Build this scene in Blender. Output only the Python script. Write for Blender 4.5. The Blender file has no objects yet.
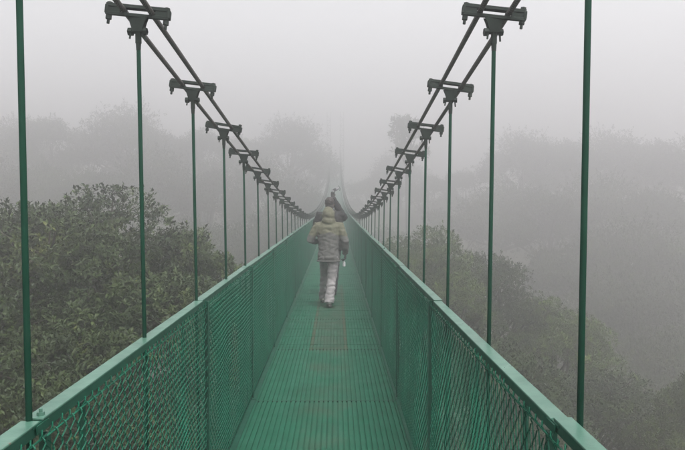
import bpy, bmesh, math, random
from mathutils import Vector, Matrix, noise

# ------------------------------------------------------------------ camera
SC = bpy.context.scene
COL = SC.collection
R = math.radians
EYE = Vector((0.0875, 0.0, 1.72))
F = 720.0                       # focal length in photo pixels (685 wide)
cam_d = bpy.data.cameras.new('camera')
cam_d.sensor_width = 36.0
cam_d.lens = F / 685.0 * 36.0
cam_d.clip_start = 0.05
cam_d.clip_end = 3000.0
cam = bpy.data.objects.new('camera', cam_d)
COL.objects.link(cam)
cam.location = EYE
cam.rotation_euler = (R(90) - math.atan(23 / F), 0, -math.atan(6.5 / F))
SC.camera = cam

# ------------------------------------------------------------------ world, sun, exposure
SUN_EL, SUN_AZ = R(62), R(150)
w = bpy.data.worlds.new('World')
SC.world = w
w.use_nodes = True
nt = w.node_tree
bg = nt.nodes['Background']
sky = nt.nodes.new('ShaderNodeTexSky')
sky.sky_type = 'NISHITA'
sky.sun_disc = False
sky.sun_elevation = SUN_EL
sky.sun_rotation = SUN_AZ
sky.dust_density = 6.0
hs = nt.nodes.new('ShaderNodeHueSaturation')      # overcast: the blue is washed out
hs.inputs['Saturation'].default_value = 0.06
nt.links.new(sky.outputs[0], hs.inputs['Color'])
nt.links.new(hs.outputs[0], bg.inputs['Color'])
bg.inputs['Strength'].default_value = 0.15

sd = bpy.data.lights.new('sun', 'SUN')
sd.energy = 1.2
sd.angle = R(40)
sd.color = (1.0, 0.97, 0.95)
sun = bpy.data.objects.new('sun', sd)
COL.objects.link(sun)
sun.rotation_euler = (R(90) - SUN_EL, 0, R(180) - SUN_AZ)
sun.location = (0, 0, 60)

SC.view_settings.view_transform = 'Standard'
SC.view_settings.look = 'None'
SC.view_settings.exposure = 1.26
SC.view_settings.gamma = 1.0
SC.view_settings.use_curve_mapping = False
SC.render.engine = 'CYCLES'
SC.cycles.use_denoising = True
SC.cycles.max_bounces = 8
SC.cycles.diffuse_bounces = 3
SC.cycles.glossy_bounces = 2
SC.cycles.volume_bounces = 5
SC.cycles.caustics_reflective = False
SC.cycles.caustics_refractive = False

FOG_DENSITY = 0.0210
FOG_TOP = 22.0

# ------------------------------------------------------------------ helpers
def tag(o, label=None, cat=None, group=None, kind=None):
    if label: o['label'] = label
    if cat: o['category'] = cat
    if group: o['group'] = group
    if kind: o['kind'] = kind
    return o

def empty(name, loc=(0, 0, 0), rz=0.0, parent=None):
    o = bpy.data.objects.new(name, None)
    COL.objects.link(o)
    o.location = loc
    o.rotation_euler = (0, 0, rz)
    o.empty_display_size = 0.2
    if parent: o.parent = parent
    return o

def link(name, me, parent=None, mat=None):
    o = bpy.data.objects.new(name, me)
    COL.objects.link(o)
    if parent: o.parent = parent
    if mat is not None and len(me.materials) == 0:
        me.materials.append(mat)
    return o

class MB:
    """collects simple shapes into one mesh"""
    def __init__(s):
        s.v, s.f = [], []
    def box(s, c, size, rot=None, bev=0.0):
        x, y, z = (d / 2 for d in size)
        if bev <= 0:
            pts = [(-x, -y, -z), (x, -y, -z), (x, y, -z), (-x, y, -z), (-x, -y, z), (x, -y, z), (x, y, z), (-x, y, z)]
            fs = [(3, 2, 1, 0), (4, 5, 6, 7), (0, 1, 5, 4), (1, 2, 6, 5), (2, 3, 7, 6), (3, 0, 4, 7)]
        else:
            bm = bmesh.new()
            bmesh.ops.create_cube(bm, size=1.0)
            for q in bm.verts: q.co = Vector((q.co.x * size[0], q.co.y * size[1], q.co.z * size[2]))
            bmesh.ops.bevel(bm, geom=list(bm.edges), offset=bev, segments=2, affect='EDGES', profile=0.5)
            bm.verts.index_update()
            pts = [tuple(q.co) for q in bm.verts]
            fs = [tuple(q.index for q in f.verts) for f in bm.faces]
            bm.free()
        b = len(s.v)
        c = Vector(c)
        for p in pts:
            p = Vector(p)
            if rot is not None: p = rot @ p
            s.v.append(tuple(p + c))
        s.f += [tuple(i + b for i in f) for f in fs]
        return s
    def tube(s, pts, rad, n=8, caps=True):
        pts = [Vector(p) for p in pts]
        if not isinstance(rad, (list, tuple)): rad = [rad] * len(pts)
        t0 = (pts[1] - pts[0]).normalized()
        u = t0.cross(Vector((0, 0, 1)))
        if u.length < 0.05: u = t0.cross(Vector((1, 0, 0)))
        u.normalize()
        b = len(s.v)
        for i, p in enumerate(pts):
            a = pts[min(i + 1, len(pts) - 1)] - pts[max(i - 1, 0)]
            t = a.normalized()
            u = (u - t * u.dot(t)).normalized()
            v = t.cross(u)
            for k in range(n):
                an = 2 * math.pi * k / n
                s.v.append(tuple(p + (u * math.cos(an) + v * math.sin(an)) * rad[i]))
        for i in range(len(pts) - 1):
            for k in range(n):
                k2 = (k + 1) % n
                s.f.append((b + i * n + k, b + i * n + k2, b + (i + 1) * n + k2, b + (i + 1) * n + k))
        if caps:
            s.f.append(tuple(b + k for k in reversed(range(n))))
            s.f.append(tuple(b + (len(pts) - 1) * n + k for k in range(n)))
        return s
    def ring_loft(s, rings):
        """closed rings of equal count, capped"""
        b = len(s.v)
        n = len(rings[0])
        for r in rings: s.v += [tuple(p) for p in r]
        for i in range(len(rings) - 1):
            for k in range(n):
                k2 = (k + 1) % n
                s.f.append((b + i * n + k, b + i * n + k2, b + (i + 1) * n + k2, b + (i + 1) * n + k))
        s.f.append(tuple(b + k for k in reversed(range(n))))
        s.f.append(tuple(b + (len(rings) - 1) * n + k for k in range(n)))
        return s
    def ell(s, c, r, n=14, m=9, rot=None):
        c = Vector(c)
        rings = []
        for i in range(m):
            ph = -math.pi / 2 + math.pi * (i + 0.5) / m
            ring = []
            for k in range(n):
                th = 2 * math.pi * k / n
                p = Vector((r[0] * math.cos(ph) * math.cos(th), r[1] * math.cos(ph) * math.sin(th), r[2] * math.sin(ph)))
                if rot is not None: p = rot @ p
                ring.append(p + c)
            rings.append(ring)
        return s.ring_loft(rings)
    def mesh(s, name, mat=None, smooth=False):
        me = bpy.data.meshes.new(name)
        me.from_pydata(s.v, [], s.f)
        if mat is not None: me.materials.append(mat)
        if smooth: me.polygons.foreach_set('use_smooth', [True] * len(me.polygons))
        me.update()
        return me

# ------------------------------------------------------------------ materials
def new_mat(name):
    m = bpy.data.materials.new(name)
    m.use_nodes = True
    n = m.node_tree
    return m, n, n.nodes['Principled BSDF']

def ramp(n, fac, stops):
    r = n.nodes.new('ShaderNodeValToRGB')
    while len(r.color_ramp.elements) < len(stops): r.color_ramp.elements.new(0.5)
    for e, (p, c) in zip(r.color_ramp.elements, stops):
        e.position = p
        e.color = (c[0], c[1], c[2], 1)
    n.links.new(fac, r.inputs[0])
    return r.outputs[0]

def noise_tex(n, scale, detail=4, coord=None, rough=0.55):
    t = n.nodes.new('ShaderNodeTexNoise')
    t.inputs['Scale'].default_value = scale
    t.inputs['Detail'].default_value = detail
    t.inputs['Roughness'].default_value = rough
    if coord is not None: n.links.new(coord, t.inputs['Vector'])
    return t.outputs[0]

def mix(n, fac, a, b, mode='MIX'):
    m = n.nodes.new('ShaderNodeMix')
    m.data_type = 'RGBA'
    m.blend_type = mode
    if isinstance(fac, (int, float)): m.inputs[0].default_value = fac
    else: n.links.new(fac, m.inputs[0])
    for sock, val in ((m.inputs[6], a), (m.inputs[7], b)):
        if isinstance(val, (tuple, list)): sock.default_value = (val[0], val[1], val[2], 1)
        else: n.links.new(val, sock)
    return m.outputs[2]

def mth(n, op, a, b=None):
    m = n.nodes.new('ShaderNodeMath')
    m.operation = op
    for s_, val in zip(m.inputs, (a, b)):
        if val is None: continue
        if isinstance(val, (int, float)): s_.default_value = val
        else: n.links.new(val, s_)
    return m.outputs[0]

def bump(n, b, h, strength=0.3, dist=0.01):
    k = n.nodes.new('ShaderNodeBump')
    k.inputs['Strength'].default_value = strength
    k.inputs['Distance'].default_value = dist
    n.links.new(h, k.inputs['Height'])
    n.links.new(k.outputs[0], b.inputs['Normal'])

def world_pos(n):
    return n.nodes.new('ShaderNodeNewGeometry').outputs['Position']

def paint(name, dark, light, rough=(0.3, 0.6), scale=9.0, chip=None, chip_at=0.68, spec=0.22, grime=None):
    """weathered paint: tone drift, optional chips and grime"""
    m, n, b = new_mat(name)
    b.inputs['Specular IOR Level'].default_value = spec
    pos = world_pos(n)
    a = noise_tex(n, scale, 5, pos)
    col = ramp(n, a, [(0.3, dark), (0.72, light)])
    if chip:
        c = noise_tex(n, 34, 6, pos, 0.65)
        mask = ramp(n, c, [(chip_at, (0, 0, 0)), (chip_at + 0.05, (1, 1, 1))])
        col = mix(n, mask, col, chip)
    if grime:
        sv = n.nodes.new('ShaderNodeMapping')
        sv.inputs['Scale'].default_value = (9, 2.2, 9)
        n.links.new(pos, sv.inputs[0])
        gm = ramp(n, noise_tex(n, 1.0, 7, sv.outputs[0], 0.65), [(0.48, (0, 0, 0)), (0.70, (1, 1, 1))])
        col = mix(n, mth(n, 'MULTIPLY', gm, 0.6), col, grime)
    n.links.new(col, b.inputs['Base Color'])
    rr = n.nodes.new('ShaderNodeMapRange')
    rr.inputs[3].default_value = rough[0]
    rr.inputs[4].default_value = rough[1]
    n.links.new(noise_tex(n, 16, 4, pos), rr.inputs[0])
    n.links.new(rr.outputs[0], b.inputs['Roughness'])
    bump(n, b, noise_tex(n, 120, 3, pos), 0.15, 0.002)
    return m

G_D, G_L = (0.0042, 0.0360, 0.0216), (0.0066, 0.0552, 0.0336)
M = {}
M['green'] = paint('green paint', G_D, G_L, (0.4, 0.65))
M['rail'] = paint('chalky sky-lit green rail paint', (0.034, 0.096, 0.068), (0.062, 0.142, 0.104), (0.20, 0.48), 14, chip=(0.10, 0.075, 0.055), chip_at=0.66, spec=0.55, grime=(0.022, 0.060, 0.040))  # chalky tone, with sky light on the wet rail tops put into its paleness
M['mesh'] = paint('green coated wire', (0.0026, 0.052, 0.030), (0.0060, 0.090, 0.052), (0.4, 0.6), 5, spec=0.15)
M['rod'] = paint('dark green rod paint', (0.0018, 0.0192, 0.0108), (0.0030, 0.0276, 0.0156), (0.65, 0.8), 7, spec=0.06)
M['clamp'] = paint('grimy dark iron', (0.010, 0.015, 0.012), (0.020, 0.028, 0.023), (0.6, 0.8), 20, chip=(0.05, 0.03, 0.02), chip_at=0.66, spec=0.1)
M['bolt'] = paint('dull iron bolt', (0.010, 0.016, 0.013), (0.026, 0.034, 0.028), (0.5, 0.7), 30, spec=0.12)
M['steel'] = paint('galvanised tower steel', (0.20, 0.215, 0.21), (0.28, 0.29, 0.285), (0.5, 0.7), 3)

# cable: stranded grey-brown rope
m, n, b = new_mat('steel rope')
tc = n.nodes.new('ShaderNodeTexCoord')
wv = n.nodes.new('ShaderNodeTexWave')
wv.wave_type = 'BANDS'; wv.bands_direction = 'DIAGONAL'
wv.inputs['Scale'].default_value = 40
wv.inputs['Distortion'].default_value = 0.4
n.links.new(tc.outputs['Object'], wv.inputs['Vector'])
n.links.new(mix(n, 0.5, ramp(n, wv.outputs['Fac'], [(0.0, (0.040, 0.036, 0.032)), (0.8, (0.085, 0.078, 0.070))]),
                ramp(n, noise_tex(n, 2.5, 4, world_pos(n)), [(0.35, (0.05, 0.045, 0.040)), (0.7, (0.09, 0.083, 0.076))])), b.inputs['Base Color'])
b.inputs['Roughness'].default_value = 0.55
b.inputs['Metallic'].default_value = 0.3
bump(n, b, wv.outputs['Fac'], 0.5, 0.003)
M['rope'] = m

# deck: green paint with trodden grey-brown dirt down the middle and rust lines from old seams
m, n, b = new_mat('deck paint')
b.inputs['Specular IOR Level'].default_value = 0.12
pos = world_pos(n)
sx = n.nodes.new('ShaderNodeSeparateXYZ')
n.links.new(pos, sx.inputs[0])
X, Y = sx.outputs[0], sx.outputs[1]
base = ramp(n, noise_tex(n, 3.0, 6, pos), [(0.3, (0.0068, 0.055, 0.031)), (0.7, (0.0110, 0.078, 0.045))])
streak_v = n.nodes.new('ShaderNodeMapping')
streak_v.inputs['Scale'].default_value = (26, 0.9, 1)
n.links.new(pos, streak_v.inputs[0])
st = noise_tex(n, 1.0, 5, streak_v.outputs[0])
base = mix(n, mth(n, 'MULTIPLY', ramp(n, st, [(0.5, (0, 0, 0)), (0.75, (1, 1, 1))]), 0.3), base, (0.0217, 0.0961, 0.0651))
ax = mth(n, 'ABSOLUTE', X)
cm = n.nodes.new('ShaderNodeMapRange')              # foot-worn middle band
cm.interpolation_type = 'SMOOTHSTEP'
cm.inputs[1].default_value = 0.36; cm.inputs[2].default_value = 0.06
cm.inputs[3].default_value = 0.0; cm.inputs[4].default_value = 1.0
n.links.new(ax, cm.inputs[0])
dn = ramp(n, noise_tex(n, 2.1, 7, pos, 0.62), [(0.42, (0, 0, 0)), (0.72, (1, 1, 1))])
dirt = mth(n, 'MULTIPLY', mth(n, 'MULTIPLY', dn, cm.outputs[0]), 0.42)
base = mix(n, dirt, base, (0.064, 0.050, 0.039))
gr = mth(n, 'MULTIPLY', ramp(n, noise_tex(n, 17, 5, pos), [(0.55, (0, 0, 0)), (0.8, (1, 1, 1))]), 0.45)
base = mix(n, gr, base, (0.0124, 0.0372, 0.0267))
ln = mth(n, 'ABSOLUTE', mth(n, 'SUBTRACT', ax, 0.205))
lmask = mth(n, 'LESS_THAN', ln, 0.020)
far = mth(n, 'GREATER_THAN', Y, 8.3)
near = mth(n, 'LESS_THAN', Y, 14.9)
rust = mth(n, 'MULTIPLY', mth(n, 'MULTIPLY', lmask, mth(n, 'MULTIPLY', far, near)),
           mth(n, 'MULTIPLY', ramp(n, noise_tex(n, 9, 5, pos), [(0.34, (0, 0, 0)), (0.70, (1, 1, 1))]), 0.75))
inner = mth(n, 'MULTIPLY', mth(n, 'LESS_THAN', ax, 0.20), mth(n, 'MULTIPLY', far, near))
base = mix(n, mth(n, 'MULTIPLY', inner, mth(n, 'MULTIPLY', ramp(n, noise_tex(n, 6, 6, pos), [(0.25, (0, 0, 0)), (0.7, (1, 1, 1))]), 0.55)), base, (0.050, 0.050, 0.038))
bar = mth(n, 'LESS_THAN', mth(n, 'ABSOLUTE', mth(n, 'SUBTRACT', Y, 8.42)), 0.035)
bar = mth(n, 'MULTIPLY', mth(n, 'MULTIPLY', bar, mth(n, 'LESS_THAN', ax, 0.24)), 0.3)
rust = mth(n, 'MAXIMUM', rust, bar)
base = mix(n, rust, base, (0.0682, 0.0322, 0.0211))
n.links.new(base, b.inputs['Base Color'])
n.links.new(ramp(n, noise_tex(n, 5, 4, pos), [(0.3, (0.55,) * 3), (0.7, (0.8,) * 3)]), b.inputs['Roughness'])
bump(n, b, noise_tex(n, 60, 4, pos), 0.2, 0.003)
M['deck'] = m

def leaf_mat(name, stops, rough=0.5):
    m, n, b = new_mat(name)
    at = n.nodes.new('ShaderNodeAttribute')
    at.attribute_name = 'tint'
    col = ramp(n, at.outputs['Fac'], stops)
    oi = n.nodes.new('ShaderNodeObjectInfo')
    hv = n.nodes.new('ShaderNodeHueSaturation')
    n.links.new(col, hv.inputs['Color'])
    mr = n.nodes.new('ShaderNodeMapRange')
    mr.inputs[3].default_value = 0.75; mr.inputs[4].default_value = 1.25
    n.links.new(oi.outputs['Random'], mr.inputs[0])
    n.links.new(mr.outputs[0], hv.inputs['Value'])
    n.links.new(hv.outputs[0], b.inputs['Base Color'])
    b.inputs['Roughness'].default_value = rough
    b.inputs['Specular IOR Level'].default_value = 0.2
    return m
M['leaf_olive'] = leaf_mat('olive leaf', [(0.0, (0.0086, 0.0184, 0.0040)), (0.55, (0.0181, 0.0316, 0.0064)), (0.85, (0.0310, 0.0479, 0.0096)), (1.0, (0.0568, 0.0694, 0.0144))], 0.45)
M['leaf_green'] = leaf_mat('green leaf', [(0.0, (0.0146, 0.0275, 0.0040)), (0.6, (0.0361, 0.0612, 0.0088)), (1.0, (0.0774, 0.1102, 0.0160))], 0.45)
M['leaf_dark'] = leaf_mat('dark forest leaf', [(0.0, (0.0095, 0.0184, 0.0048)), (0.6, (0.0198, 0.0347, 0.0080)), (1.0, (0.0378, 0.0571, 0.0128))], 0.5)
m, n, b = new_mat('bark')
n.links.new(ramp(n, noise_tex(n, 6, 6, world_pos(n)), [(0.3, (0.028, 0.023, 0.017)), (0.7, (0.065, 0.056, 0.044))]), b.inputs['Base Color'])
b.inputs['Roughness'].default_value = 0.9
bump(n, b, noise_tex(n, 14, 5, world_pos(n)), 0.6, 0.02)
M['bark'] = m
m, n, b = new_mat('forest floor')
n.links.new(ramp(n, noise_tex(n, 0.35, 8, world_pos(n), 0.65), [(0.3, (0.022, 0.026, 0.012)), (0.55, (0.045, 0.048, 0.022)), (0.8, (0.06, 0.05, 0.03))]), b.inputs['Base Color'])
b.inputs['Roughness'].default_value = 0.95
bump(n, b, noise_tex(n, 2.5, 6, world_pos(n)), 0.8, 0.3)
M['ground'] = m

def cloth(name, a, c, rough=0.75, scale=14):
    m, n, b = new_mat(name)
    tcn = n.nodes.new('ShaderNodeTexCoord').outputs['Object']
    n.links.new(ramp(n, noise_tex(n, scale, 5, tcn), [(0.3, a), (0.7, c)]), b.inputs['Base Color'])
    b.inputs['Roughness'].default_value = rough
    b.inputs['Specular IOR Level'].default_value = 0.25
    bump(n, b, noise_tex(n, 40, 4, tcn), 0.35, 0.01)
    return m
M['khaki'] = cloth('khaki shell cloth', (0.068, 0.068, 0.043), (0.088, 0.087, 0.056), 0.75)
M['greyjacket'] = cloth('grey shell cloth', (0.058, 0.058, 0.054), (0.080, 0.079, 0.074), 0.75)
M['trouser'] = cloth('pale grey trouser cloth', (0.175, 0.165, 0.165), (0.25, 0.24, 0.24), 0.8)
M['black'] = cloth('black jacket cloth', (0.006, 0.006, 0.006), (0.014, 0.013, 0.013), 0.8)
M['dark_trouser'] = cloth('charcoal trouser cloth', (0.03, 0.03, 0.035), (0.06, 0.06, 0.065), 0.8)
M['shoe'] = cloth('pale grey shoe', (0.30, 0.29, 0.28), (0.5, 0.48, 0.46), 0.6)
M['sole'] = cloth('black rubber sole', (0.015, 0.015, 0.015), (0.035, 0.035, 0.035), 0.7)
M['glove'] = cloth('dark glove', (0.02, 0.02, 0.02), (0.05, 0.048, 0.045), 0.7)
M['skin'] = cloth('skin', (0.30, 0.17, 0.115), (0.36, 0.21, 0.15), 0.5)
M['hair'] = cloth('dark hair', (0.010, 0.008, 0.007), (0.03, 0.024, 0.02), 0.5, 60)
M['plastic'] = cloth('white plastic', (0.42, 0.42, 0.42), (0.52, 0.52, 0.52), 0.45)
M['silver'] = cloth('silver camera shell', (0.13, 0.13, 0.135), (0.20, 0.20, 0.205), 0.5)
M['eye'] = cloth('eye', (0.02, 0.015, 0.012), (0.03, 0.02, 0.015), 0.2)

# ------------------------------------------------------------------ the terrain
def sstep(a, c, x):
    t = max(0.0, min(1.0, (x - a) / (c - a)))
    return t * t * (3 - 2 * t)

def ground_z(x, y):
    z = -24.0
    z += 25.0 * sstep(40, 112, y - 0.10 * abs(x))           # far bank of the valley
    z += 14.0 * sstep(6, 75, -x) + 10.0 * sstep(25, 110, x)
    z += 22.0 * sstep(-10, -60, y)                         # bank behind the camera
    z = min(z, 4.0)
    z += 1.8 * noise.noise(Vector((x * 0.045, y * 0.045, 1.7))) + 0.5 * noise.noise(Vector((x * 0.2, y * 0.2, 5.1)))
    return z

def make_ground():
    ax = [-420 + i * 20 for i in range(16)] + [-110 + i * 2.5 for i in range(89)] + [120 + i * 20 for i in range(16)]
    ay = [-420 + i * 20 for i in range(19)] + [-50 + i * 2.5 for i in range(81)] + [160 + i * 20 for i in range(14)]
    v = [(x, y, ground_z(x, y)) for y in ay for x in ax]
    nx = len(ax)
    f = [(j * nx + i, j * nx + i + 1, (j + 1) * nx + i + 1, (j + 1) * nx + i) for j in range(len(ay) - 1) for i in range(nx - 1)]
    me = bpy.data.meshes.new('ground')
    me.from_pydata(v, [], f)
    me.polygons.foreach_set('use_smooth', [True] * len(me.polygons))
    o = link('ground', me, None, M['ground'])
    tag(o, 'dark wooded valley floor and slopes below the bridge', 'ground', kind='structure')
make_ground()

# ------------------------------------------------------------------ the suspension footbridge
SP = 1.09                      # hanger spacing
Y0 = 1.81
SEC = 2 * SP                   # rail and deck sections
J0, J1 = -4, 52
TOWER_Y = 117.0
HL = {-1: 0.674, 1: 0.695}      # hanger lines
def deck_z(y): return 0.00062 * max(0.0, y - 20.0) ** 2
def cable_k(y): return 0.00264 if y < 24.0 else 0.00108
def cable_z(y): return EYE.z - 0.42 + cable_k(y) * (y - 24.0) ** 2

bridge = empty('suspension_footbridge', (0, Y0, 0))
tag(bridge, 'long narrow green metal suspension footbridge with chain-link sides running into fog', 'footbridge')
BI = Matrix.Translation((0, -Y0, 0))
def bpart(name, me, mw, parent=None, parent_mw=None):
    o = link(name, me, parent or bridge)
    o.matrix_basis = ((parent_mw.inverted() if parent_mw is not None else BI) @ mw)
    return o

# -- section-local meshes (origin at the section's near end, deck level; y along the bridge)
RX = {-1: (0.655, 0.703), 1: (0.634, 0.681)}         # rail inner / outer edge
RAIL_TOP, RAIL_H = 1.172, 0.032
def panel_mesh(seed, double=True, rad=0.0018):
    """chain link: zigzag wires, hooked corners, slightly slack"""
    rnd = random.Random(seed)
    p = 0.060
    z0, z1 = 0.035, RAIL_TOP - RAIL_H - 0.022
    nz = int(round((z1 - z0) / (p / 2)))
    ph = [rnd.uniform(0, 6.28) for _ in range(6)]
    v, f = [], []
    def slack(y, z):
        e = math.sin(math.pi * (z - z0) / (z1 - z0))
        return e * (0.010 * math.sin(y * 3.1 + ph[0]) + 0.008 * math.sin(y * 6.3 + z * 2.0 + ph[1]) + 0.005 * math.sin(z * 7 + ph[2]))
    def wob(y, z):
        return 0.006 * math.sin(z * 5 + y * 2.2 + ph[3]) + 0.004 * math.sin(y * 7 + z * 9 + ph[4])
    def wire(path, r):
        b0 = len(v)
        for (x, y, z) in path:
            v.extend([(x + r, y, z), (x, y + r, z), (x - r, y, z), (x, y - r, z)])
        for i in range(len(path) - 1):
            for k in range(4):
                k2 = (k + 1) % 4
                f.append((b0 + i * 4 + k, b0 + i * 4 + k2, b0 + i * 4 + 4 + k2, b0 + i * 4 + 4 + k))
    ny = int(SEC / (p / 2))
    for lay in range(2 if double else 1):
        off = 0.0 if lay == 0 else 0.017
        zo = 0.0 if lay == 0 else 0.021
        for i in range(ny + 1):
            path = []
            for k in range(nz + 1):
                side = (k + i) % 2
                yb = 0.012 + (i + side) * p / 2 + off
                z = z0 + k * p / 2 + zo * (0 < k < nz)
                s_ = 1 if side else -1
                xx = slack(yb, z) + 0.0022 * s_ + lay * 0.022
                yy = yb + wob(yb, z)
                if k == 0 or k == nz:
                    path.append((xx, yy, z))
                else:
                    path.append((xx, yy - 0.004 * s_, z - 0.0075))
                    path.append((xx, yy, z - 0.001))
                    path.append((xx, yy - 0.004 * s_, z + 0.0075))
            if lay == 0:
                x, y, z = path[-1]
                if (nz + i) % 2:            # knuckle hooked over the tension wire towards the rail
                    path += [(x - 0.006, y - 0.004, z + 0.014), (x - 0.004, y - 0.012, z + 0.020), (x + 0.004, y - 0.014, z + 0.012)]
            wire(path, rad)
    me = bpy.data.meshes.new('chain_link_panel')
    me.from_pydata(v, [], f)
    me.materials.append(M['mesh'])
    return me
PANELS = [panel_mesh(s) for s in (1, 2, 3)]
PANEL_FAR = panel_mesh(9, False)
PANEL_NEAR = [panel_mesh(5, False, 0.0022), panel_mesh(6, False, 0.0022)]

def rail_mesh(sd):
    """angle iron: a top flange and an outer flange hanging from it"""
    a, c = RX[sd]
    b_ = MB().box((sd * (a + c) / 2, SEC / 2, RAIL_TOP - 0.003), (c - a, SEC - 0.010, 0.006), bev=0.0015)
    return b_.mesh('handrail', M['rail'])
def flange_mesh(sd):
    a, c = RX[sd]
    return MB().box((sd * (a + 0.0045), SEC / 2, RAIL_TOP - 0.0195), (0.006, SEC - 0.010, 0.027)).mesh('rail_flange', M['green'])  # darker paint than the top: shade under the rail put into the colour
def wire_mesh(sd):
    a, _ = RX[sd]
    rnd = random.Random(5 + sd)
    pts = [(sd * (a - 0.009), SEC * t / 16, RAIL_TOP - RAIL_H - 0.012 + rnd.uniform(-0.002, 0.002)) for t in range(17)]
    return MB().tube(pts, 0.003, 6).mesh('tension_wire', M['mesh'], True)
def hook_mesh(sd):
    """tie loops between the handrail and the tension wire"""
    a, _ = RX[sd]
    rnd = random.Random(15 + sd)
    b_ = MB()
    for i in range(36):
        y = 0.03 + i * 0.0602 + rnd.uniform(-0.006, 0.006)
        zt = RAIL_TOP - RAIL_H + 0.004 + rnd.uniform(-0.003, 0.006)
        x = sd * (a - 0.005)
        b_.tube([(x, y, zt - 0.022), (x - sd * 0.009, y + 0.004, zt - 0.004), (x - sd * 0.006, y + 0.012, zt + 0.006),
                 (x - sd * 0.001, y + 0.018, zt - 0.002), (x - sd * 0.005, y + 0.021, zt - 0.016)], 0.0019, 4)
    return b_.mesh('tie_loops', M['mesh'])
def bracket_mesh(sd):
    a, c = RX[sd]
    b_ = MB().box((sd * (a + c) / 2 - sd * 0.001, 0.0, RAIL_TOP - 0.010), (c - a - 0.006, 0.10, 0.007))
    b_.box((sd * (a - 0.0005), 0.0, RAIL_TOP - 0.020), (0.004, 0.07, 0.022))
    return b_.mesh('joint_bracket', M['green'])
def post_mesh(sd):
    a, c = RX[sd]
    xc = sd * (a - 0.021)
    b_ = MB().box((xc, 0.065, 0.548), (0.006, 0.030, 1.225))
    b_.box((xc + sd * 0.0155, 0.0785, 0.5475), (0.025, 0.005, 1.224))
    return b_.mesh('post', M['green'])
def upright_mesh(sd):
    a, c = RX[sd]
    return MB().box((sd * (a + 0.030), 0, 0.525), (0.008, 0.040, 1.18)).mesh('upright', M['green'])
def edge_mesh(sd):
    b_ = MB().box((sd * 0.648, SEC / 2, 0.020), (0.007, SEC - 0.008, 0.075))
    b_.box((sd * 0.624, SEC / 2, 0.0135), (0.040, SEC - 0.008, 0.006))
    return b_.mesh('kerb_angle', M['green'])
def crossbeam_mesh():
    b_ = MB().box((0, 0, -0.075), (1.54, 0.012, 0.09))
    b_.box((0, 0, -0.028), (1.54, 0.06, 0.010))
    b_.box((0, 0, -0.122), (1.54, 0.06, 0.010))
    return b_.mesh('crossbeam', M['green'])
def sheet_mesh():
    return MB().box((0, SEC / 2, -0.012), (1.285, SEC - 0.012, 0.006)).mesh('deck_panel', M['deck'])
def tread_mesh(cross, seed):
    rnd = random.Random(seed)
    b_ = MB()
    for i in range(31):
        x = -0.6 + i * 0.04
        b_.box((x + rnd.uniform(-0.0008, 0.0008), SEC / 2, -0.003 + rnd.uniform(-0.0008, 0.0008)), (0.0285, SEC - 0.016, 0.010))
    if cross:
        for k in range(4):
            b_.box((0, 0.27 + k * 0.54, 0.0028), (1.22, 0.007, 0.0022))
    return b_.mesh('tread_bars', M['deck'])

RAIL = {s: rail_mesh(s) for s in (-1, 1)}
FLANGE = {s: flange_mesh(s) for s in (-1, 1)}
WIRE = {s: wire_mesh(s) for s in (-1, 1)}
HOOK = {s: hook_mesh(s) for s in (-1, 1)}
BRKT = {s: bracket_mesh(s) for s in (-1, 1)}
POST = {s: post_mesh(s) for s in (-1, 1)}
UPR = {s: upright_mesh(s) for s in (-1, 1)}
EDGE = {s: edge_mesh(s) for s in (-1, 1)}
XBEAM, SHEET = crossbeam_mesh(), sheet_mesh()
TREADS = [tread_mesh(False, 1), tread_mesh(True, 2)]
STRIP = MB().box((0, 0.0, -0.0005), (1.27, 0.014, 0.004)).mesh('joint_strip', M['bolt'])

rj = random.Random(77)
for j in range(J0, J1):
    ya, yb = Y0 + j * SEC, Y0 + (j + 1) * SEC
    za, zb = deck_z(ya), deck_z(yb)
    sl = math.atan2(zb - za, yb - ya)
    L = math.hypot(zb - za, yb - ya) / SEC
    mw = Matrix.Translation((0, ya, za)) @ Matrix.Rotation(sl, 4, 'X') @ Matrix.Diagonal((1, L, 1, 1))
    d = bpart('deck_panel', SHEET, mw)
    if ya < 55:
        t = bpart('tread_bars', TREADS[1 if 3 <= j <= 5 else 0], mw, d, mw)
        tag(t, kind='stuff')
    bpart('crossbeam', XBEAM, mw)
    bpart('joint_strip', STRIP, mw)
    for s in (-1, 1):
        jit = Matrix.Translation((0, 0, rj.uniform(-0.004, 0.004))) @ Matrix.Rotation(rj.uniform(-0.0025, 0.0025), 4, 'Z')
        h = bpart('handrail', RAIL[s], mw @ jit)
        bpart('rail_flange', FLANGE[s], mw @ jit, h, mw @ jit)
        bpart('kerb_angle', EDGE[s], mw)
        if ya < 40: bpart('joint_bracket', BRKT[s], mw, h, mw @ jit)
        bpart('post', POST[s], mw @ Matrix.Translation((s * 0.034 if j <= 0 else 0.0, 0, -0.045 if j <= 0 else 0.0)))
        if ya < 45:
            for q in (0.17, 0.5, 0.83):
                bpart('upright', UPR[s], mw @ Matrix.Translation((0, q * SEC + rj.uniform(-0.02, 0.02), 0)))
            tag(bpart('tie_loops', HOOK[s], mw, h, mw @ jit), kind='stuff')
            bpart('tension_wire', WIRE[s], mw)
        near = ya < 34
        pm = (PANELS[(j * 2 + (s > 0)) % 3] if near else PANEL_FAR)
        if j < 1: pm = PANEL_NEAR[s > 0]
        a = RX[s][0]
        pmw = mw @ Matrix.Translation((s * (a - 0.012) - (0.022 if s < 0 and near and j >= 1 else 0.0), 0, 0))
        p = bpart('chain_link_panel', pm, pmw)
        tag(p, kind='stuff')

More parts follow.
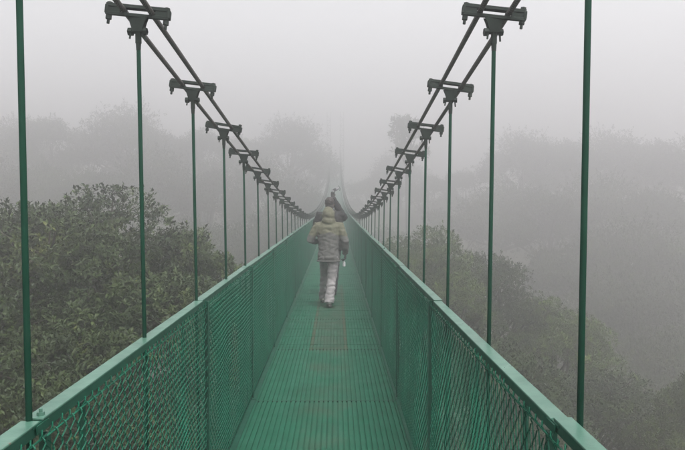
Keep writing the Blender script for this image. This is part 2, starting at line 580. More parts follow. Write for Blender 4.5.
# -- main cables: two ropes a side
ys = [-7 + 1.0 * i for i in range(int(TOWER_Y + 8))]
ys = [y for y in ys if y < TOWER_Y] + [TOWER_Y]
CX, CG, TILT = {-1: 0.700, 1: 0.720}, 0.056, R(7)
for s in (-1, 1):
    for q in (-1, 1):
        pts = [(s * CX[s] + q * CG, y, cable_z(y) - q * CG * math.tan(TILT)) for y in ys]
        me = MB().tube(pts, 0.0112, 10).mesh('main_cable', M['rope'], True)
        bpart('main_cable', me, Matrix.Identity(4))

# -- clamps: a pair of iron bars bolted over the ropes, gusset and pin below
def clamp_bars():
    b_ = MB()
    b_.box((0, 0, 0.0142), (0.250, 0.028, 0.009), bev=0.002)
    b_.box((0, -0.0115, 0.0215), (0.250, 0.005, 0.007), bev=0.0015)
    b_.box((0, 0, -0.0142), (0.250, 0.028, 0.009), bev=0.002)
    b_.box((0, -0.0115, -0.0205), (0.250, 0.005, 0.006), bev=0.0015)
    for x in (-1, 1):
        b_.box((x * 0.099, 0, 0.0), (0.060, 0.022, 0.0200))
        b_.box((x * 0.122, 0, 0.0), (0.013, 0.031, 0.036), bev=0.003)
        b_.box((x * (CG - 0.004), 0, 0.0), (0.014, 0.020, 0.0200))
    return b_.mesh('cable_clamp', M['clamp'])
def clamp_bolt():
    b_ = MB().tube([(0, 0, 0.033), (0, 0, -0.056)], 0.0060, 8)
    b_.tube([(0, 0, 0.020), (0, 0, 0.031)], 0.0120, 6)
    b_.tube([(0, 0, -0.020), (0, 0, -0.038)], 0.0120, 6)
    return b_.mesh('bolt', M['bolt'])
def clamp_gusset():
    b_ = MB()
    t, zt, zb = 0.006, -0.0190, -0.078
    for yy in (-0.011, 0.011):
        P = [(-0.040, zt), (-0.031, -0.040), (-0.019, zb), (0.019, zb), (0.031, -0.040), (0.040, zt)]
        r1 = [(x, yy - t / 2, z) for x, z in P]
        r2 = [(x, yy + t / 2, z) for x, z in P]
        b_.ring_loft([r1, r2])
    return b_.mesh('gusset', M['clamp'])
def clamp_pin():
    b_ = MB().tube([(-0.036, 0, -0.076), (0.036, 0, -0.076)], 0.009, 8)
    b_.tube([(-0.041, 0, -0.076), (-0.023, 0, -0.076)], 0.0165, 6)
    b_.tube([(0.021, 0, -0.076), (0.036, 0, -0.076)], 0.0145, 6)
    b_.tube([(-0.028, -0.01, -0.085), (-0.031, -0.012, -0.106)], 0.004, 5)
    b_.tube([(0.024, 0.0, -0.085), (0.027, 0.004, -0.112)], 0.004, 5)
    return b_.mesh('pin', M['bolt'])
def clamp_clevis():
    b_ = MB().box((0, 0, -0.094), (0.022, 0.018, 0.062), bev=0.004)
    b_.tube([(0, 0, -0.12), (0, 0, -0.150)], [0.0115, 0.0095], 8)
    return b_.mesh('clevis', M['clamp'])
CL = dict(bars=clamp_bars(), bolt=clamp_bolt(), gusset=clamp_gusset(), pin=clamp_pin(), clevis=clamp_clevis())
NUT = MB().tube([(0, 0, 0), (0, 0, 0.009)], 0.010, 6).tube([(0, 0, 0.009), (0, 0, 0.018)], 0.005, 8).mesh('nut', M['rail'])
rh = random.Random(4)
i = -8
while True:
    y = Y0 + i * SP
    i += 1
    if y > TOWER_Y - 3: break
    zc = cable_z(y)
    sl = math.atan(2 * cable_k(y) * (y - 24.0))
    for s in (-1, 1):
        top = Vector((s * CX[s], y, zc))
        cmw = Matrix.Translation(top) @ Matrix.Rotation(rh.uniform(-0.10, 0.10), 4, 'Z') @ Matrix.Rotation(TILT + rh.uniform(-0.05, 0.05), 4, 'Y') @ Matrix.Rotation(sl, 4, 'X')
        cl = bpart('cable_clamp', CL['bars'], cmw)
        gmw = Matrix.Translation(top) @ Matrix.Rotation(rh.uniform(-0.15, 0.15), 4, 'Z')
        if y < 32:
            for x in (-0.113, 0.113): bpart('bolt', CL['bolt'], cmw @ Matrix.Translation((x, 0, rh.uniform(-0.006, 0.004))), cl, cmw)
            bpart('pin', CL['pin'], gmw, cl, cmw)
        bpart('gusset', CL['gusset'], gmw, cl, cmw)
        bpart('clevis', CL['clevis'], gmw, cl, cmw)
        pts = [top + Vector((0, 0, -0.12)), (s * HL[s], y + rh.uniform(-0.01, 0.01), deck_z(y) - 0.10)]
        if pts[0].z > deck_z(y):
            hg = bpart('hanger_rod', MB().tube(pts, 0.0083, 10).mesh('hanger_rod', M['rod'], True), Matrix.Identity(4))
        if s < 0 and 1 < y < 2 or 8 < y < 14 and rh.random() < 0.2:
            bpart('nut', NUT, Matrix.Translation((s * (RX[s][0] + 0.016), y + 0.03, deck_z(y) + RAIL_TOP)))

# ------------------------------------------------------------------ the far tower
def make_tower():
    gz = ground_z(0, TOWER_Y)
    t = empty('bridge_tower', (0, TOWER_Y, gz))
    tag(t, 'faint lattice tower at the far end of the bridge, its two legs fading into fog', 'tower')
    top = cable_z(TOWER_Y) + 5.6 - gz
    hw = 0.29
    for s in (-1, 1):
        xc = s * 1.06
        b_ = MB()
        for ax_ in (-hw, hw):
            for ay_ in (-hw, hw):
                b_.box((xc + ax_, ay_, top / 2 - 0.4), (0.09, 0.09, top + 0.8))
        z = 0.4
        k = 0
        while z < top - 0.8:
            for ay_ in (-hw, hw):
                b_.tube([(xc - hw, ay_, z + (0.0 if k % 2 else 0.8)), (xc + hw, ay_, z + (0.8 if k % 2 else 0.0))], 0.028, 5)
                b_.box((xc, ay_, z), (2 * hw, 0.05, 0.06))
            for ax_ in (-hw, hw):
                b_.tube([(xc + ax_, -hw, z + (0.0 if k % 2 else 0.8)), (xc + ax_, hw, z + (0.8 if k % 2 else 0.0))], 0.028, 5)
            z += 0.8; k += 1
        o = link('tower_leg', b_.mesh('tower_leg', M['steel']), t)
        sd_ = link('saddle', MB().box((s * CX[s], 0, top - 5.72), (0.30, 0.5, 0.16), bev=0.03).mesh('saddle', M['steel']), t)
    for zz in (top - 7.6,):
        link('cross_beam', MB().box((0, 0, zz), (2.1, 0.16, 0.22)).mesh('cross_beam', M['steel']), t)
make_tower()

# ------------------------------------------------------------------ trees
def leaf_faces(v, f, tints, base, d, up, length, width, tint):
    d = d.normalized()
    side = d.cross(up)
    if side.length < 1e-3: side = d.cross(Vector((1, 0, 0)))
    side.normalize()
    nrm = side.cross(d).normalized()
    b0 = len(v)
    mid = base + d * length * 0.5 + nrm * length * 0.05
    tip = base + d * length - nrm * length * 0.06
    fold = nrm * width * 0.16
    v += [tuple(base), tuple(mid + side * width * 0.5 + fold), tuple(tip), tuple(mid - side * width * 0.5 + fold), tuple(mid)]
    f += [(b0, b0 + 1, b0 + 4), (b0 + 1, b0 + 2, b0 + 4), (b0 + 4, b0 + 2, b0 + 3), (b0, b0 + 4, b0 + 3)]
    tints += [tint] * 5

def rand_dir(r):
    while True:
        p = Vector((r.uniform(-1, 1), r.uniform(-1, 1), r.uniform(-1, 1)))
        if 0.05 < p.length < 1: return p.normalized()

def make_tree_meshes(seed, rx, rz, lobes, clumps, per, leaf, matname, trunk_len, trunk_r=0.25, ragged=0.25, sprigs=14, lob=1.0, shell=0.35, twig=12):
    """crown centred on the origin; trunk runs down to -trunk_len"""
    r = random.Random(seed)
    L = []
    for k in range(lobes):
        a = 2.399 * k + r.uniform(-0.4, 0.4)
        q = math.sqrt((k + 0.4) / lobes)
        rad = rx * 0.78 * q
        z = rz * (0.62 * (1 - q * q) - 0.30 * q + r.uniform(-0.28, 0.28))
        sz = lob * rx * r.uniform(0.27, 0.46) * (1.12 - 0.35 * q)
        L.append((Vector((rad * math.cos(a), rad * math.sin(a), z)), sz))
    v, f, tn = [], [], []
    wood = MB()
    fork = Vector((0, 0, -rz * 0.75))
    stem = MB()                                   # unit-length stem, stretched down to the ground when planted
    o1, o2 = r.uniform(-1.2, 1.2) * trunk_r, r.uniform(-1.2, 1.2) * trunk_r
    stem.tube([(0, 0, 0.012), (o1 * .4, o2 * .4, -0.2), (o1, o2, -0.5), (o1 * .5, o2 * .8, -0.8), (0, 0, -0.97), (0, 0, -1.04)],
              [trunk_r * 0.72, trunk_r * 0.85, trunk_r * 0.95, trunk_r * 1.05, trunk_r * 1.3, trunk_r * 1.6], 9)
    for (c, sz) in L:
        bend = fork.lerp(c, 0.5) + Vector((r.uniform(-.15, .15) * rx, r.uniform(-.15, .15) * rx, -0.10 * rz))
        wood.tube([fork - Vector((0, 0, 0.3)), fork.lerp(bend, 0.6), bend, c], [trunk_r * 0.55, trunk_r * 0.42, trunk_r * 0.32, trunk_r * 0.14], 5, False)
        n_ = max(4, int(clumps * (sz * sz) / sum(q[1] ** 2 for q in L)))
        for i in range(n_):
            d = rand_dir(r)
            if d.z < -0.35 and r.random() < 0.75: d.z = -d.z
            k = sz * (r.random() ** shell) * (1 + r.uniform(-ragged, ragged))
            p = c + Vector((d.x * k, d.y * k, d.z * k * 0.8))
            if i % twig == 0:
                wood.tube([c.lerp(p, 0.05), c.lerp(p, 0.55) + Vector((0, 0, -0.06 * sz)), p], [trunk_r * 0.11, trunk_r * 0.07, 0.012], 4, False)
            ax_ = (d + Vector((0, 0, 0.9)) + rand_dir(r) * 0.45).normalized()
            ct = 0.75 * noise.noise(p * (1.5 / max(0.6, rx * 0.25))) + 0.42
            for m_ in range(per):
                ld = (ax_ * r.uniform(0.0, 0.9) + rand_dir(r)).normalized()
                ll = leaf * r.uniform(0.65, 1.25)
                t = max(0, min(1, ct + r.uniform(-0.2, 0.2) + (0.2 if r.random() < 0.03 else 0)))
                leaf_faces(v, f, tn, p + ld * leaf * 0.12 + rand_dir(r) * leaf * 0.5, ld, ax_, ll, ll * r.uniform(0.36, 0.5), t)
    for k in range(sprigs):                      # shoots that break the outline
        c, sz = L[r.randrange(len(L))]
        d = (rand_dir(r) + Vector((0, 0, 0.8))).normalized()
        p0 = c + d * sz * 0.6
        p1 = c + d * sz * r.uniform(1.05, 1.28)
        wood.tube([p0, p0.lerp(p1, 0.5) + rand_dir(r) * 0.05 * sz, p1], [0.014, 0.010, 0.005], 4, False)
        for m_ in range(per + 6):
            t_ = 1.0 - 0.6 * r.random() ** 1.8
            ld = (d + rand_dir(r) * 1.0).normalized()
            ll = leaf * r.uniform(0.7, 1.2)
            leaf_faces(v, f, tn, p0.lerp(p1, t_), ld, Vector((0, 0, 1)), ll, ll * 0.42, min(1, max(0, 0.55 + r.uniform(-.3, .3))))
    me = bpy.data.meshes.new('crown')
    me.from_pydata(v, [], f)
    me.materials.append(M[matname])
    at = me.attributes.new('tint', 'FLOAT', 'POINT')
    at.data.foreach_set('value', tn)
    return me, wood.mesh('limbs', M['bark'], True), stem.mesh('trunk', M['bark'], True), fork.z

def unproject(px, py, depth):
    """a photo pixel at a chosen depth along the bridge -> a point in the place"""
    return Vector((EYE.x + (px - 336.0) / F * depth, depth, EYE.z - (py - 202.0) / F * depth))

def plant(name, meshes, centre, label, cat='tree', group=None, scale=(1, 1, 1), rz=0.0):
    crown, limbs, trunk, fz = meshes
    gz = ground_z(centre.x, centre.y)
    t = empty(name, (centre.x, centre.y, gz), rz)
    tag(t, label, cat, group)
    up = centre.z - gz
    for nm, me in (('crown', crown), ('limbs', limbs)):
        c = link(nm, me, t)
        c.location = (0, 0, up)
        c.scale = scale
    k = link('trunk', trunk, t)
    k.location = (0, 0, up + fz * scale[2])
    k.scale = (scale[0], scale[1], up + fz * scale[2])
    return t

# -- the two leafy trees left of the bridge
big = make_tree_meshes(11, 4.1, 2.3, 72, 11000, 13, 0.095, 'leaf_olive', 17.0, 0.26, 0.08, 10, lob=0.66, shell=0.16, twig=60)
plant('broadleaf_tree', big, unproject(62, 332, 14.5), 'dense olive-brown broadleaf tree with a domed crown beside the bridge', scale=(1.17, 1.1, 1.06), rz=0.9)
side = make_tree_meshes(12, 1.75, 1.7, 20, 2400, 12, 0.095, 'leaf_green', 17.0, 0.14, 0.2, 16, lob=0.8, shell=0.2, twig=40)
plant('broadleaf_tree', side, unproject(178, 304, 15.5), 'slim lighter green tree with loose sprigs, tucked against the large domed olive tree')
low = make_tree_meshes(13, 3.2, 2.2, 34, 6000, 12, 0.095, 'leaf_dark', 14.0, 0.20, 0.1, 8, lob=0.8, shell=0.16, twig=60)
plant('broadleaf_tree', low, unproject(40, 480, 11.0), 'dark low tree whose crown fills the gap beneath the domed olive tree', rz=0.7)
plant('broadleaf_tree', low, unproject(190, 470, 19.0), 'dark low tree seen through the left chain-link side below the slim light tree', rz=2.1)

# -- trees right of the bridge
midt = make_tree_meshes(21, 3.6, 2.9, 34, 5200, 10, 0.12, 'leaf_green', 16.0, 0.24, 0.15, 14, lob=0.75, shell=0.2, twig=50)
midd = make_tree_meshes(22, 4.2, 3.0, 36, 5200, 10, 0.12, 'leaf_dark', 18.0, 0.26, 0.15, 12, lob=0.75, shell=0.2, twig=50)
plant('broadleaf_tree', midt, unproject(428, 292, 24.5), 'yellow-green tree rising just right of the bridge, behind the nearer hanger rods', rz=0.4, scale=(.74, .74, .79))
plant('broadleaf_tree', midd, unproject(484, 312, 26.5), 'darker rounded tree beside the yellow-green tree right of the bridge', rz=1.4, scale=(.67, .67, .74))
plant('broadleaf_tree', midt, unproject(552, 356, 26.0), 'spreading olive crown lower down the right slope past the darker rounded tree', rz=3.0, scale=(.74, .74, .74))
plant('broadleaf_tree', midd, unproject(478, 420, 19.0), 'low dark crown below the right handrail under the rounded tree', rz=4.0, scale=(.8, .8, .75))
plant('broadleaf_tree', midd, unproject(580, 436, 22.0), 'dark crown deep in the valley below the spreading olive crown', rz=2.2, scale=(.9, .9, .7))
plant('broadleaf_tree', midt, unproject(700, 440, 19.0), 'small olive tree low in the valley, farthest out from the right handrail', rz=5.0, scale=(0.55, 0.55, 0.62))

# -- forest in the fog
FA = [make_tree_meshes(31, 4.2, 3.2, 12, 3600, 8, 0.17, 'leaf_dark', 15.0, 0.28, 0.3, 14),
      make_tree_meshes(32, 3.4, 3.8, 11, 3200, 8, 0.17, 'leaf_dark', 16.0, 0.24, 0.35, 16),
      make_tree_meshes(33, 4.8, 2.8, 14, 3800, 8, 0.17, 'leaf_olive', 15.0, 0.30, 0.3, 18)]
rf = random.Random(8)
def forest(px, py_top, depth, k, sc, label, group, name='forest_tree'):
    depth *= 1.22 if px < 336 else 1.3
    sc *= 1.15
    top = unproject(px, py_top, depth)
    rzs = {0: 3.2, 1: 3.8, 2: 2.8}[k] * 0.95 * sc
    c = top - Vector((0, 0, rzs))
    return plant(name, FA[k], c, label, 'tree', group, (sc, sc, sc), rf.uniform(0, 6.28))
LT = [('hazy grey tree on the skyline ridge left of the far tower', 'skyline trees left of the tower'),
      ('hazy tree halfway up the slope below the skyline ridge left of the tower', 'mid-slope trees left of the tower'),
      ('dim forest tree in the valley behind the left row of hanger rods', 'valley trees behind the left hangers')]
RT = [('hazy grey tree on the skyline ridge right of the far tower', 'skyline trees right of the tower'),
      ('hazy tree halfway up the slope below the skyline ridge right of the tower', 'mid-slope trees right of the tower'),
      ('dim forest tree on the valley side out beyond the right row of hanger rods', 'valley trees beyond the right hangers')]
for (px, py, dp, k, sc) in [(-40, 122, 66, 0, 1.2), (12, 128, 70, 2, 1.2), (48, 110, 64, 1, 1.15), (88, 125, 70, 0, 1.1), (128, 115, 66, 2, 1.2), (172, 128, 72, 1, 1.0),
                            (205, 126, 70, 0, 1.2), (246, 132, 76, 1, 1.0), (290, 126, 78, 2, 1.15), (312, 150, 84, 0, 1.0),
                            (-20, 160, 52, 2, 1.1), (40, 158, 54, 0, 1.1), (100, 162, 56, 1, 1.1), (150, 160, 56, 2, 1.1), (210, 165, 58, 0, 1.1), (265, 168, 60, 2, 1.0), (305, 185, 62, 1, 1.0),
                            (20, 215, 44, 0, 1.0), (215, 212, 42, 1, 1.0), (262, 225, 44, 2, 1.0), (300, 232, 46, 0, 1.0)]:
    forest(px, py, dp, k, sc, *LT[0 if py < 155 else 1 if py < 200 else 2])
for (px, py, dp, k, sc) in [(372, 172, 90, 0, 1.0), (398, 158, 84, 2, 1.0), (430, 172, 76, 0, 1.0), (462, 166, 78, 1, 1.0), (520, 140, 72, 2, 1.25), (560, 134, 70, 0, 1.3), (606, 140, 70, 2, 1.3),
                            (650, 134, 66, 0, 1.3), (700, 140, 64, 2, 1.2), (740, 132, 62, 0, 1.2),
                            (450, 205, 58, 0, 1.0), (500, 190, 58, 2, 1.1), (550, 182, 54, 0, 1.2), (605, 186, 54, 2, 1.2), (660, 180, 52, 1, 1.2), (715, 182, 50, 0, 1.2),
                            (395, 222, 52, 1, 0.9), (570, 235, 45, 0, 1.2), (625, 232, 44, 2, 1.2), (685, 228, 42, 0, 1.2), (600, 290, 38, 2, 1.1), (650, 285, 36, 0, 1.1), (705, 290, 36, 2, 1.1),
                            (620, 345, 31, 0, 1.0), (680, 345, 30, 2, 1.0)]:
    forest(px, py, dp, k, sc, *RT[0 if py < 175 else 1 if py < 215 else 2])
tall = make_tree_meshes(41, 2.2, 3.2, 9, 260, 7, 0.50, 'leaf_dark', 16.0, 0.24, 0.45, 20)
plant('forest_tree', tall, unproject(407, 140, 72), 'thin tall sparse tree standing above the fog-bound bank beside the right cable')

# ------------------------------------------------------------------ people
def remeshed(name, b_, voxel, smooth_it=4, folds=0.0, fscale=6.0, mats=(), pick=None, seed=0.0):
    me = b_.mesh(name)
    o = bpy.data.objects.new('tmp', me)
    COL.objects.link(o)
    md = o.modifiers.new('r', 'REMESH')
    md.mode = 'VOXEL'; md.voxel_size = voxel
    sm = o.modifiers.new('s', 'SMOOTH')
    sm.iterations = smooth_it; sm.factor = 0.5
    dg = bpy.context.evaluated_depsgraph_get()
    out = bpy.data.meshes.new_from_object(o.evaluated_get(dg))
    bpy.data.objects.remove(o)
    out.name = name
    if folds:
        nrm = [v.normal.copy() for v in out.vertices]
        for v, q in zip(out.vertices, nrm):
            p = v.co
            a = noise.noise(Vector((p.x * fscale, p.y * fscale, p.z * fscale * 1.9 + seed)))
            c = noise.noise(Vector((p.x * fscale * 2.3, p.y * fscale * 2.3, p.z * fscale * 3.1 + seed + 9)))
            v.co = p + q * folds * (abs(a) * 1.6 - 0.4 + 0.5 * c)
    out.materials.clear()
    for m_ in mats: out.materials.append(m_)
    for p in out.polygons:
        p.use_smooth = True
        p.material_index = pick(p.center) if pick else 0
    out.update()
    return out

def oval_rings(spec, n=18):
    return [[(cx + rx_ * math.cos(2 * math.pi * k / n), cy + ry_ * math.sin(2 * math.pi * k / n), z) for k in range(n)] for (z, cx, cy, rx_, ry_) in spec]

def hand(wrist, direction, palm_n, name, mat, parent, curl=0.9, size=1.0, thumb_sign=1):
    """palm, four unequal curled fingers and a thumb off the palm's side"""
    d = Vector(direction).normalized()
    nn = Vector(palm_n).normalized()
    nn = (nn - d * nn.dot(d)).normalized()
    sx_ = d.cross(nn).normalized()
    wv_ = Vector(wrist)
    b_ = MB()
    b_.tube([wv_ - d * 0.02, wv_ + d * 0.01], 0.027 * size, 8)
    rings = []
    for t, ww, th in ((0.0, 0.026, 0.019), (0.04, 0.037, 0.017), (0.085, 0.041, 0.014)):
        c = wv_ + d * t * size
        rings.append([c + (sx_ * math.cos(2 * math.pi * k / 10) * ww + nn * math.sin(2 * math.pi * k / 10) * th) * size for k in range(10)])
    b_.ring_loft(rings)
    for i, (off, ln_) in enumerate(((-0.030, 0.070), (-0.010, 0.080), (0.010, 0.075), (0.029, 0.060))):
        p = wv_ + (d * 0.080 + sx_ * off) * size
        pts = [p]
        ang = 0.15 + 0.05 * i
        for seg in (0.45, 0.32, 0.23):
            ang += curl * 0.75
            p = p + (d * math.cos(ang) + nn * math.sin(ang)) * ln_ * seg * size
            pts.append(p)
        b_.tube(pts, [0.0095 * size, 0.009 * size, 0.0085 * size, 0.007 * size], 7)
    p = wv_ + (d * 0.022 - sx_ * thumb_sign * 0.026) * size
    p1 = p + (d * 0.026 - sx_ * thumb_sign * 0.020 + nn * 0.012) * size
    p2 = p1 + (d * 0.020 + sx_ * thumb_sign * 0.004 + nn * 0.022) * size
    b_.tube([p, p1, p2], [0.013 * size, 0.010 * size, 0.008 * size], 7)
    return link(name, remeshed(name, b_, 0.0035, 2, mats=[mat]), parent)

def head_mesh(c, tilt=0.0):
    """skull, jaw, nose, ears, neck stub; faces +y"""
    b_ = MB()
    c = Vector(c)
    b_.ell(c + Vector((0, -0.008, 0.025)), (0.074, 0.096, 0.090), 18, 12)
    b_.ell(c + Vector((0, 0.030, -0.045)), (0.056, 0.062, 0.068), 16, 10)
    b_.ell(c + Vector((0, 0.098, -0.010)), (0.013, 0.020, 0.024), 10, 7)
    b_.ell(c + Vector((0, 0.085, -0.058)), (0.024, 0.012, 0.010), 10, 6)
    for s in (-1, 1):
        b_.ell(c + Vector((s * 0.076, -0.005, -0.005)), (0.010, 0.020, 0.032), 8, 6)
    b_.tube([c + Vector((0, -0.02, -0.05)), c + Vector((0, -0.03, -0.19))], [0.055, 0.062], 12)
    return b_

def person_walker():
    y0 = 11.68
    o = empty('person', (-0.035, y0, deck_z(y0) + 0.004))
    tag(o, 'walker in a khaki hooded rain jacket and pale grey trousers, seen from behind', 'person')
    hipR, hipL = Vector((0.075, 0.10, 0.84)), Vector((-0.065, 0.13, 0.84))
    kneeR, kneeL = Vector((0.055, 0.12, 0.47)), Vector((-0.065, 0.43, 0.50))
    ankR, ankL = Vector((0.012, -0.02, 0.10)), Vector((-0.095, 0.60, 0.10))
    shR, shL = Vector((0.185, 0.16, 1.325)), Vector((-0.185, 0.16, 1.325))
    elR, elL = Vector((0.275, 0.10, 1.07)), Vector((-0.305, 0.12, 1.09))
    wrR, wrL = Vector((0.275, 0.20, 0.86)), Vector((-0.20, 0.36, 1.05))
    headc = Vector((0, 0.20, 1.485))
    # body: one continuous figure under the clothes, with its face
    b_ = head_mesh(headc)
    b_.ring_loft(oval_rings([(0.80, 0, 0.11, 0.13, 0.09), (0.95, 0, 0.11, 0.135, 0.09), (1.12, 0, 0.14, 0.12, 0.085), (1.28, 0, 0.16, 0.14, 0.09), (1.36, 0, 0.165, 0.10, 0.07)]))
    for h, k, a in ((hipR, kneeR, ankR), (hipL, kneeL, ankL)):
        b_.tube([h, k, a], [0.075, 0.05, 0.035], 10)
    for h, k, a in ((shR, elR, wrR), (shL, elL, wrL)):
        b_.tube([h.lerp(Vector((0, .16, 1.3)), 0.4), h, k, a], [0.05, 0.045, 0.036, 0.026], 10)
    body = link('body', remeshed('body', b_, 0.009, 2, mats=[M['skin']]), o)
    for s in (-1, 1):
        link('eye', MB().ell(headc + Vector((s * 0.030, 0.082, 0.006)), (0.011, 0.008, 0.008), 8, 6).mesh('eye', M['eye'], True), body)
    # jacket with hood
    b_ = MB()
    b_.ring_loft(oval_rings([(0.745, 0, 0.11, 0.188, 0.140), (0.80, 0, 0.11, 0.186, 0.140), (0.92, 0, 0.12, 0.168, 0.130), (1.05, 0, 0.135, 0.172, 0.130), (1.20, 0, 0.15, 0.192, 0.138),
                             (1.31, 0, 0.16, 0.205, 0.130), (1.365, 0, 0.165, 0.150, 0.110), (1.41, 0, 0.17, 0.105, 0.100)]))
    for h, k, a in ((shR, elR, wrR), (shL, elL, wrL)):
        q = k.lerp(a, 0.5)
        b_.tube([h.lerp(Vector((0, .16, 1.3)), 0.5), h, h.lerp(k, 0.5), k, q, a], [0.070, 0.076, 0.070, 0.062, 0.056, 0.048], 14)
    hood = MB()
    # hood shell: open at the face
    b_.ell((0, 0.165, 1.505), (0.108, 0.125, 0.135), 20, 12)
    b_.ell((0, 0.14, 1.405), (0.12, 0.11, 0.08), 16, 8)
    def pick(c):
        edge = 1.19 + 0.03 * math.cos(c.x * 12) + 0.02 * noise.noise(c * 14)
        return 0 if c.z > edge else 1
    jk = remeshed('jacket', b_, 0.009, 4, folds=0.011, fscale=7.5, mats=[M['khaki'], M['greyjacket']], pick=pick, seed=3.0)
    # the hood's opening is pushed in behind the face
    for v in jk.vertices:
        if v.co.z > 1.40 and v.co.y > 0.235 and abs(v.co.x) < 0.085:
            v.co.y = 0.235 - 0.10 * (1 - abs(v.co.x) / 0.085)
    j = link('jacket', jk, o)
    hm = MB()
    hm.tube([(0.186 * math.cos(a), 0.11 + 0.139 * math.sin(a), 0.750) for a in [2 * math.pi * k / 28 for k in range(29)]], 0.012, 6)
    link('hem', hm.mesh('hem', M['greyjacket'], True), j)
    # trousers
    b_ = MB()
    b_.ring_loft(oval_rings([(0.74, 0, 0.11, 0.155, 0.115), (0.84, 0, 0.11, 0.165, 0.12), (0.95, 0, 0.12, 0.155, 0.11)]))
    for h, k, a in ((hipR, kneeR, ankR), (hipL, kneeL, ankL)):
        b_.tube([h, h.lerp(k, 0.5), k, k.lerp(a, 0.5), a + Vector((0, 0, -0.03))], [0.098, 0.090, 0.080, 0.076, 0.078], 14)
    link('trousers', remeshed('trousers', b_, 0.011, 4, folds=0.012, fscale=8.0, mats=[M['trouser']], seed=7.0), o)
    # shoes
    for a, ang, lift in ((ankR, R(-7), 0.028), (ankL, R(8), 0.008)):
        rot = Matrix.Rotation(ang, 3, 'X')
        piv = Vector((a.x, a.y + (0.16 if ang < 0 else -0.04), 0.0))
        base_ = Vector((a.x, a.y + 0.05, 0))
        sb = MB().ell((0, 0.0, 0.058), (0.048, 0.135, 0.042), 14, 8).ell((0, -0.065, 0.085), (0.044, 0.062, 0.05), 12, 8)
        me = remeshed('shoe', sb, 0.006, 3, mats=[M['shoe']])
        so = MB().ring_loft([[(0.046 * math.cos(t) * (1.0 if math.sin(t) > 0 else 0.9), 0.142 * math.sin(t), z) for t in [2 * math.pi * k / 18 for k in range(18)]] for z in (0.0, 0.030)])
        ms = so.mesh('sole', M['greyjacket'])
        mw_ = Matrix.Translation(piv) @ rot.to_4x4() @ Matrix.Translation(base_ - piv)
        s_ = link('shoe', me, o); s_.matrix_basis = mw_
        link('sole', ms, s_)
    hand(wrR + Vector((0, 0.0, -0.005)), (0.03, 0.12, -1), (-1, 0.2, 0), 'hand', M['glove'], o, curl=0.95, thumb_sign=-1)
    hand(wrL, (0.6, 0.9, -0.05), (0.4, -0.2, -1), 'hand', M['glove'], o, curl=0.8)
    # the white bottle carried in the right hand
    bc = Vector((-0.035, y0, deck_z(y0))) + Vector((0.255, 0.225, 0.60))
    bt = empty('water_bottle', bc)
    bt.scale = (0.72, 0.72, 0.72)
    bt.location.z += 0.055
    tag(bt, 'small white bottle hanging from the right hand of the khaki-hooded walker', 'bottle')
    prof = [(0.0, 0.028), (0.006, 0.031), (0.085, 0.031), (0.108, 0.024), (0.120, 0.013), (0.132, 0.013)]
    link('bottle_body', MB().ring_loft([[(q * math.cos(2 * math.pi * k / 14), q * math.sin(2 * math.pi * k / 14), z) for k in range(14)] for z, q in prof]).mesh('bottle_body', M['plastic'], False), bt)
    link('cap', MB().tube([(0, 0, 0.132), (0, 0, 0.150)], 0.016, 12).mesh('cap', M['plastic']), bt)
    link('strap', MB().tube([(0, 0, 0.146), (0.006, 0.0, 0.17), (0.0, -0.01, 0.195)], 0.004, 6).mesh('strap', M['glove']), bt)
person_walker()

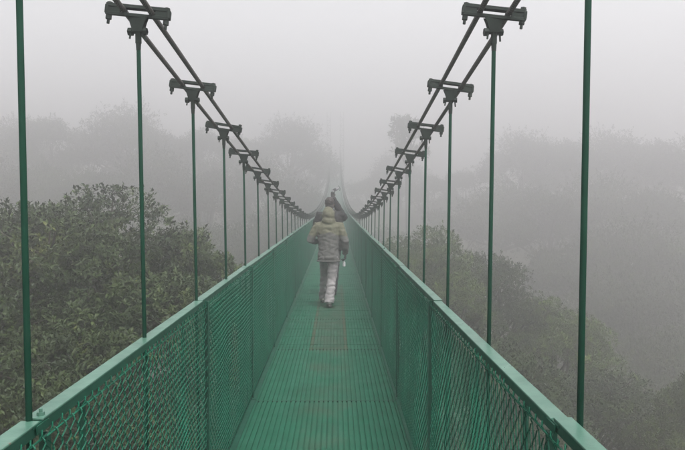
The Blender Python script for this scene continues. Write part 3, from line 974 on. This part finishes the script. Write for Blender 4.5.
def person_ahead():
    y0 = 13.15
    o = empty('person', (-0.010, y0, deck_z(y0) + 0.004))
    tag(o, 'person in a bulky black jacket ahead of the hooded walker, one hand raised overhead', 'person')
    hipR, hipL = Vector((0.095, 0.08, 0.93)), Vector((-0.095, 0.08, 0.93))
    kneeR, kneeL = Vector((0.075, 0.16, 0.50)), Vector((-0.09, 0.10, 0.50))
    ankR, ankL = Vector((0.055, 0.16, 0.09)), Vector((-0.08, -0.02, 0.09))
    shR, shL = Vector((0.19, 0.06, 1.47)), Vector((-0.19, 0.06, 1.47))
    elR, elL = Vector((0.25, 0.27, 1.40)), Vector((-0.28, 0.10, 1.20))
    wrR, wrL = Vector((0.03, 0.27, 1.80)), Vector((-0.10, 0.33, 1.25))
    headc = Vector((-0.02, 0.09, 1.675))
    b_ = head_mesh(headc)
    b_.ring_loft(oval_rings([(0.88, 0, 0.08, 0.14, 0.10), (1.05, 0, 0.07, 0.14, 0.095), (1.25, 0, 0.06, 0.14, 0.10), (1.42, 0, 0.06, 0.15, 0.095), (1.51, 0, 0.06, 0.10, 0.07)]))
    for h, k, a in ((hipR, kneeR, ankR), (hipL, kneeL, ankL)):
        b_.tube([h, k, a], [0.08, 0.055, 0.038], 10)
    for h, k, a in ((shR, elR, wrR), (shL, elL, wrL)):
        b_.tube([h.lerp(Vector((0, .06, 1.44)), 0.4), h, k, a], [0.055, 0.05, 0.038, 0.028], 10)
    body = link('body', remeshed('body', b_, 0.009, 2, mats=[M['skin']]), o)
    for s in (-1, 1):
        link('eye', MB().ell(headc + Vector((s * 0.030, 0.082, 0.006)), (0.011, 0.008, 0.008), 8, 6).mesh('eye', M['eye'], True), body)
    hb = MB().ell(headc + Vector((0, -0.022, 0.038)), (0.090, 0.104, 0.098), 18, 12).ell(headc + Vector((0, -0.050, -0.045)), (0.080, 0.062, 0.085), 16, 10)
    link('hair', remeshed('hair', hb, 0.007, 3, folds=0.008, fscale=16, mats=[M['hair']]), o)
    b_ = MB()
    b_.ring_loft(oval_rings([(0.82, 0, 0.08, 0.205, 0.155), (0.95, 0, 0.075, 0.21, 0.155), (1.15, 0, 0.065, 0.22, 0.16), (1.32, 0, 0.06, 0.235, 0.16), (1.44, 0, 0.06, 0.225, 0.140), (1.51, 0, 0.06, 0.15, 0.11), (1.575, 0, 0.065, 0.092, 0.090)]))
    for h, k, a in ((shR, elR, wrR), (shL, elL, wrL)):
        q = k.lerp(a, 0.5)
        b_.tube([h.lerp(Vector((0, .06, 1.44)), 0.5), h, h.lerp(k, 0.5), k, q, a], [0.085, 0.095, 0.090, 0.080, 0.070, 0.056], 14)
    link('jacket', remeshed('jacket', b_, 0.012, 5, folds=0.012, fscale=6.5, mats=[M['black']], seed=21.0), o)
    b_ = MB()
    b_.ring_loft(oval_rings([(0.83, 0, 0.08, 0.16, 0.12), (0.93, 0, 0.08, 0.17, 0.12), (1.02, 0, 0.08, 0.16, 0.11)]))
    for h, k, a in ((hipR, kneeR, ankR), (hipL, kneeL, ankL)):
        b_.tube([h, h.lerp(k, 0.5), k, k.lerp(a, 0.5), a + Vector((0, 0, -0.03))], [0.105, 0.095, 0.080, 0.072, 0.072], 14)
    link('trousers', remeshed('trousers', b_, 0.012, 4, folds=0.011, fscale=8.0, mats=[M['dark_trouser']], seed=17.0), o)
    for a in (ankR, ankL):
        sb = MB().ell((a.x, a.y + 0.05, 0.055), (0.050, 0.145, 0.045), 14, 8).ell((a.x, a.y - 0.02, 0.09), (0.047, 0.065, 0.05), 12, 8)
        s_ = link('shoe', remeshed('shoe', sb, 0.006, 3, mats=[M['sole']]), o)
        so = MB().ring_loft([[(a.x + 0.048 * math.cos(t), a.y + 0.05 + 0.150 * math.sin(t), z) for t in [2 * math.pi * k / 18 for k in range(18)]] for z in (0.0, 0.028)])
        link('sole', so.mesh('sole', M['sole']), s_)
    hand(wrR, (0.10, -0.10, 1.0), (0, 1, 0.1), 'hand', M['glove'], o, curl=0.85)
    hand(wrL, (0.7, 0.6, 0.1), (0.2, -0.6, -0.5), 'hand', M['glove'], o, curl=0.8)
    # the little camera held up in the raised hand
    cc = Vector((-0.010, y0, deck_z(y0))) + Vector((0.085, 0.285, 1.955))
    ct = empty('compact_camera', cc)
    ct.rotation_euler = (R(-15), R(-32), R(10))
    tag(ct, 'small silver camera tilted in the raised hand of the black-jacketed person', 'camera')
    link('camera_body', MB().box((0, 0, 0), (0.135, 0.035, 0.062), bev=0.008).mesh('camera_body', M['silver']), ct)
    link('lens', MB().tube([(0.02, 0.017, 0), (0.02, 0.034, 0)], [0.024, 0.021], 14).mesh('lens', M['black']), ct)
    link('display', MB().box((-0.012, -0.0185, -0.002), (0.055, 0.002, 0.042)).mesh('display', M['sole']), ct)
    link('wrist_strap', MB().tube([(0.066, 0, 0.012), (0.085, -0.004, 0.03), (0.088, -0.004, 0.0), (0.078, -0.004, -0.04), (0.05, -0.01, -0.07)], 0.005, 6).mesh('wrist_strap', M['sole']), ct)
person_ahead()

# ------------------------------------------------------------------ fog
m = bpy.data.materials.new('fog')
m.use_nodes = True
n = m.node_tree
n.nodes.clear()
out = n.nodes.new('ShaderNodeOutputMaterial')
pv = n.nodes.new('ShaderNodeVolumePrincipled')
pv.inputs['Color'].default_value = (0.888, 0.876, 0.888, 1)
pv.inputs['Density'].default_value = FOG_DENSITY
pv.inputs['Anisotropy'].default_value = 0.8
n.links.new(pv.outputs[0], out.inputs['Volume'])
FB = -32.0
hz = link('haze', MB().box((0, 0, (FOG_TOP + FB) / 2), (880, 880, FOG_TOP - FB)).mesh('haze', m))
tag(hz, 'even pale grey fog filling the whole valley around the bridge', 'fog', kind='stuff')
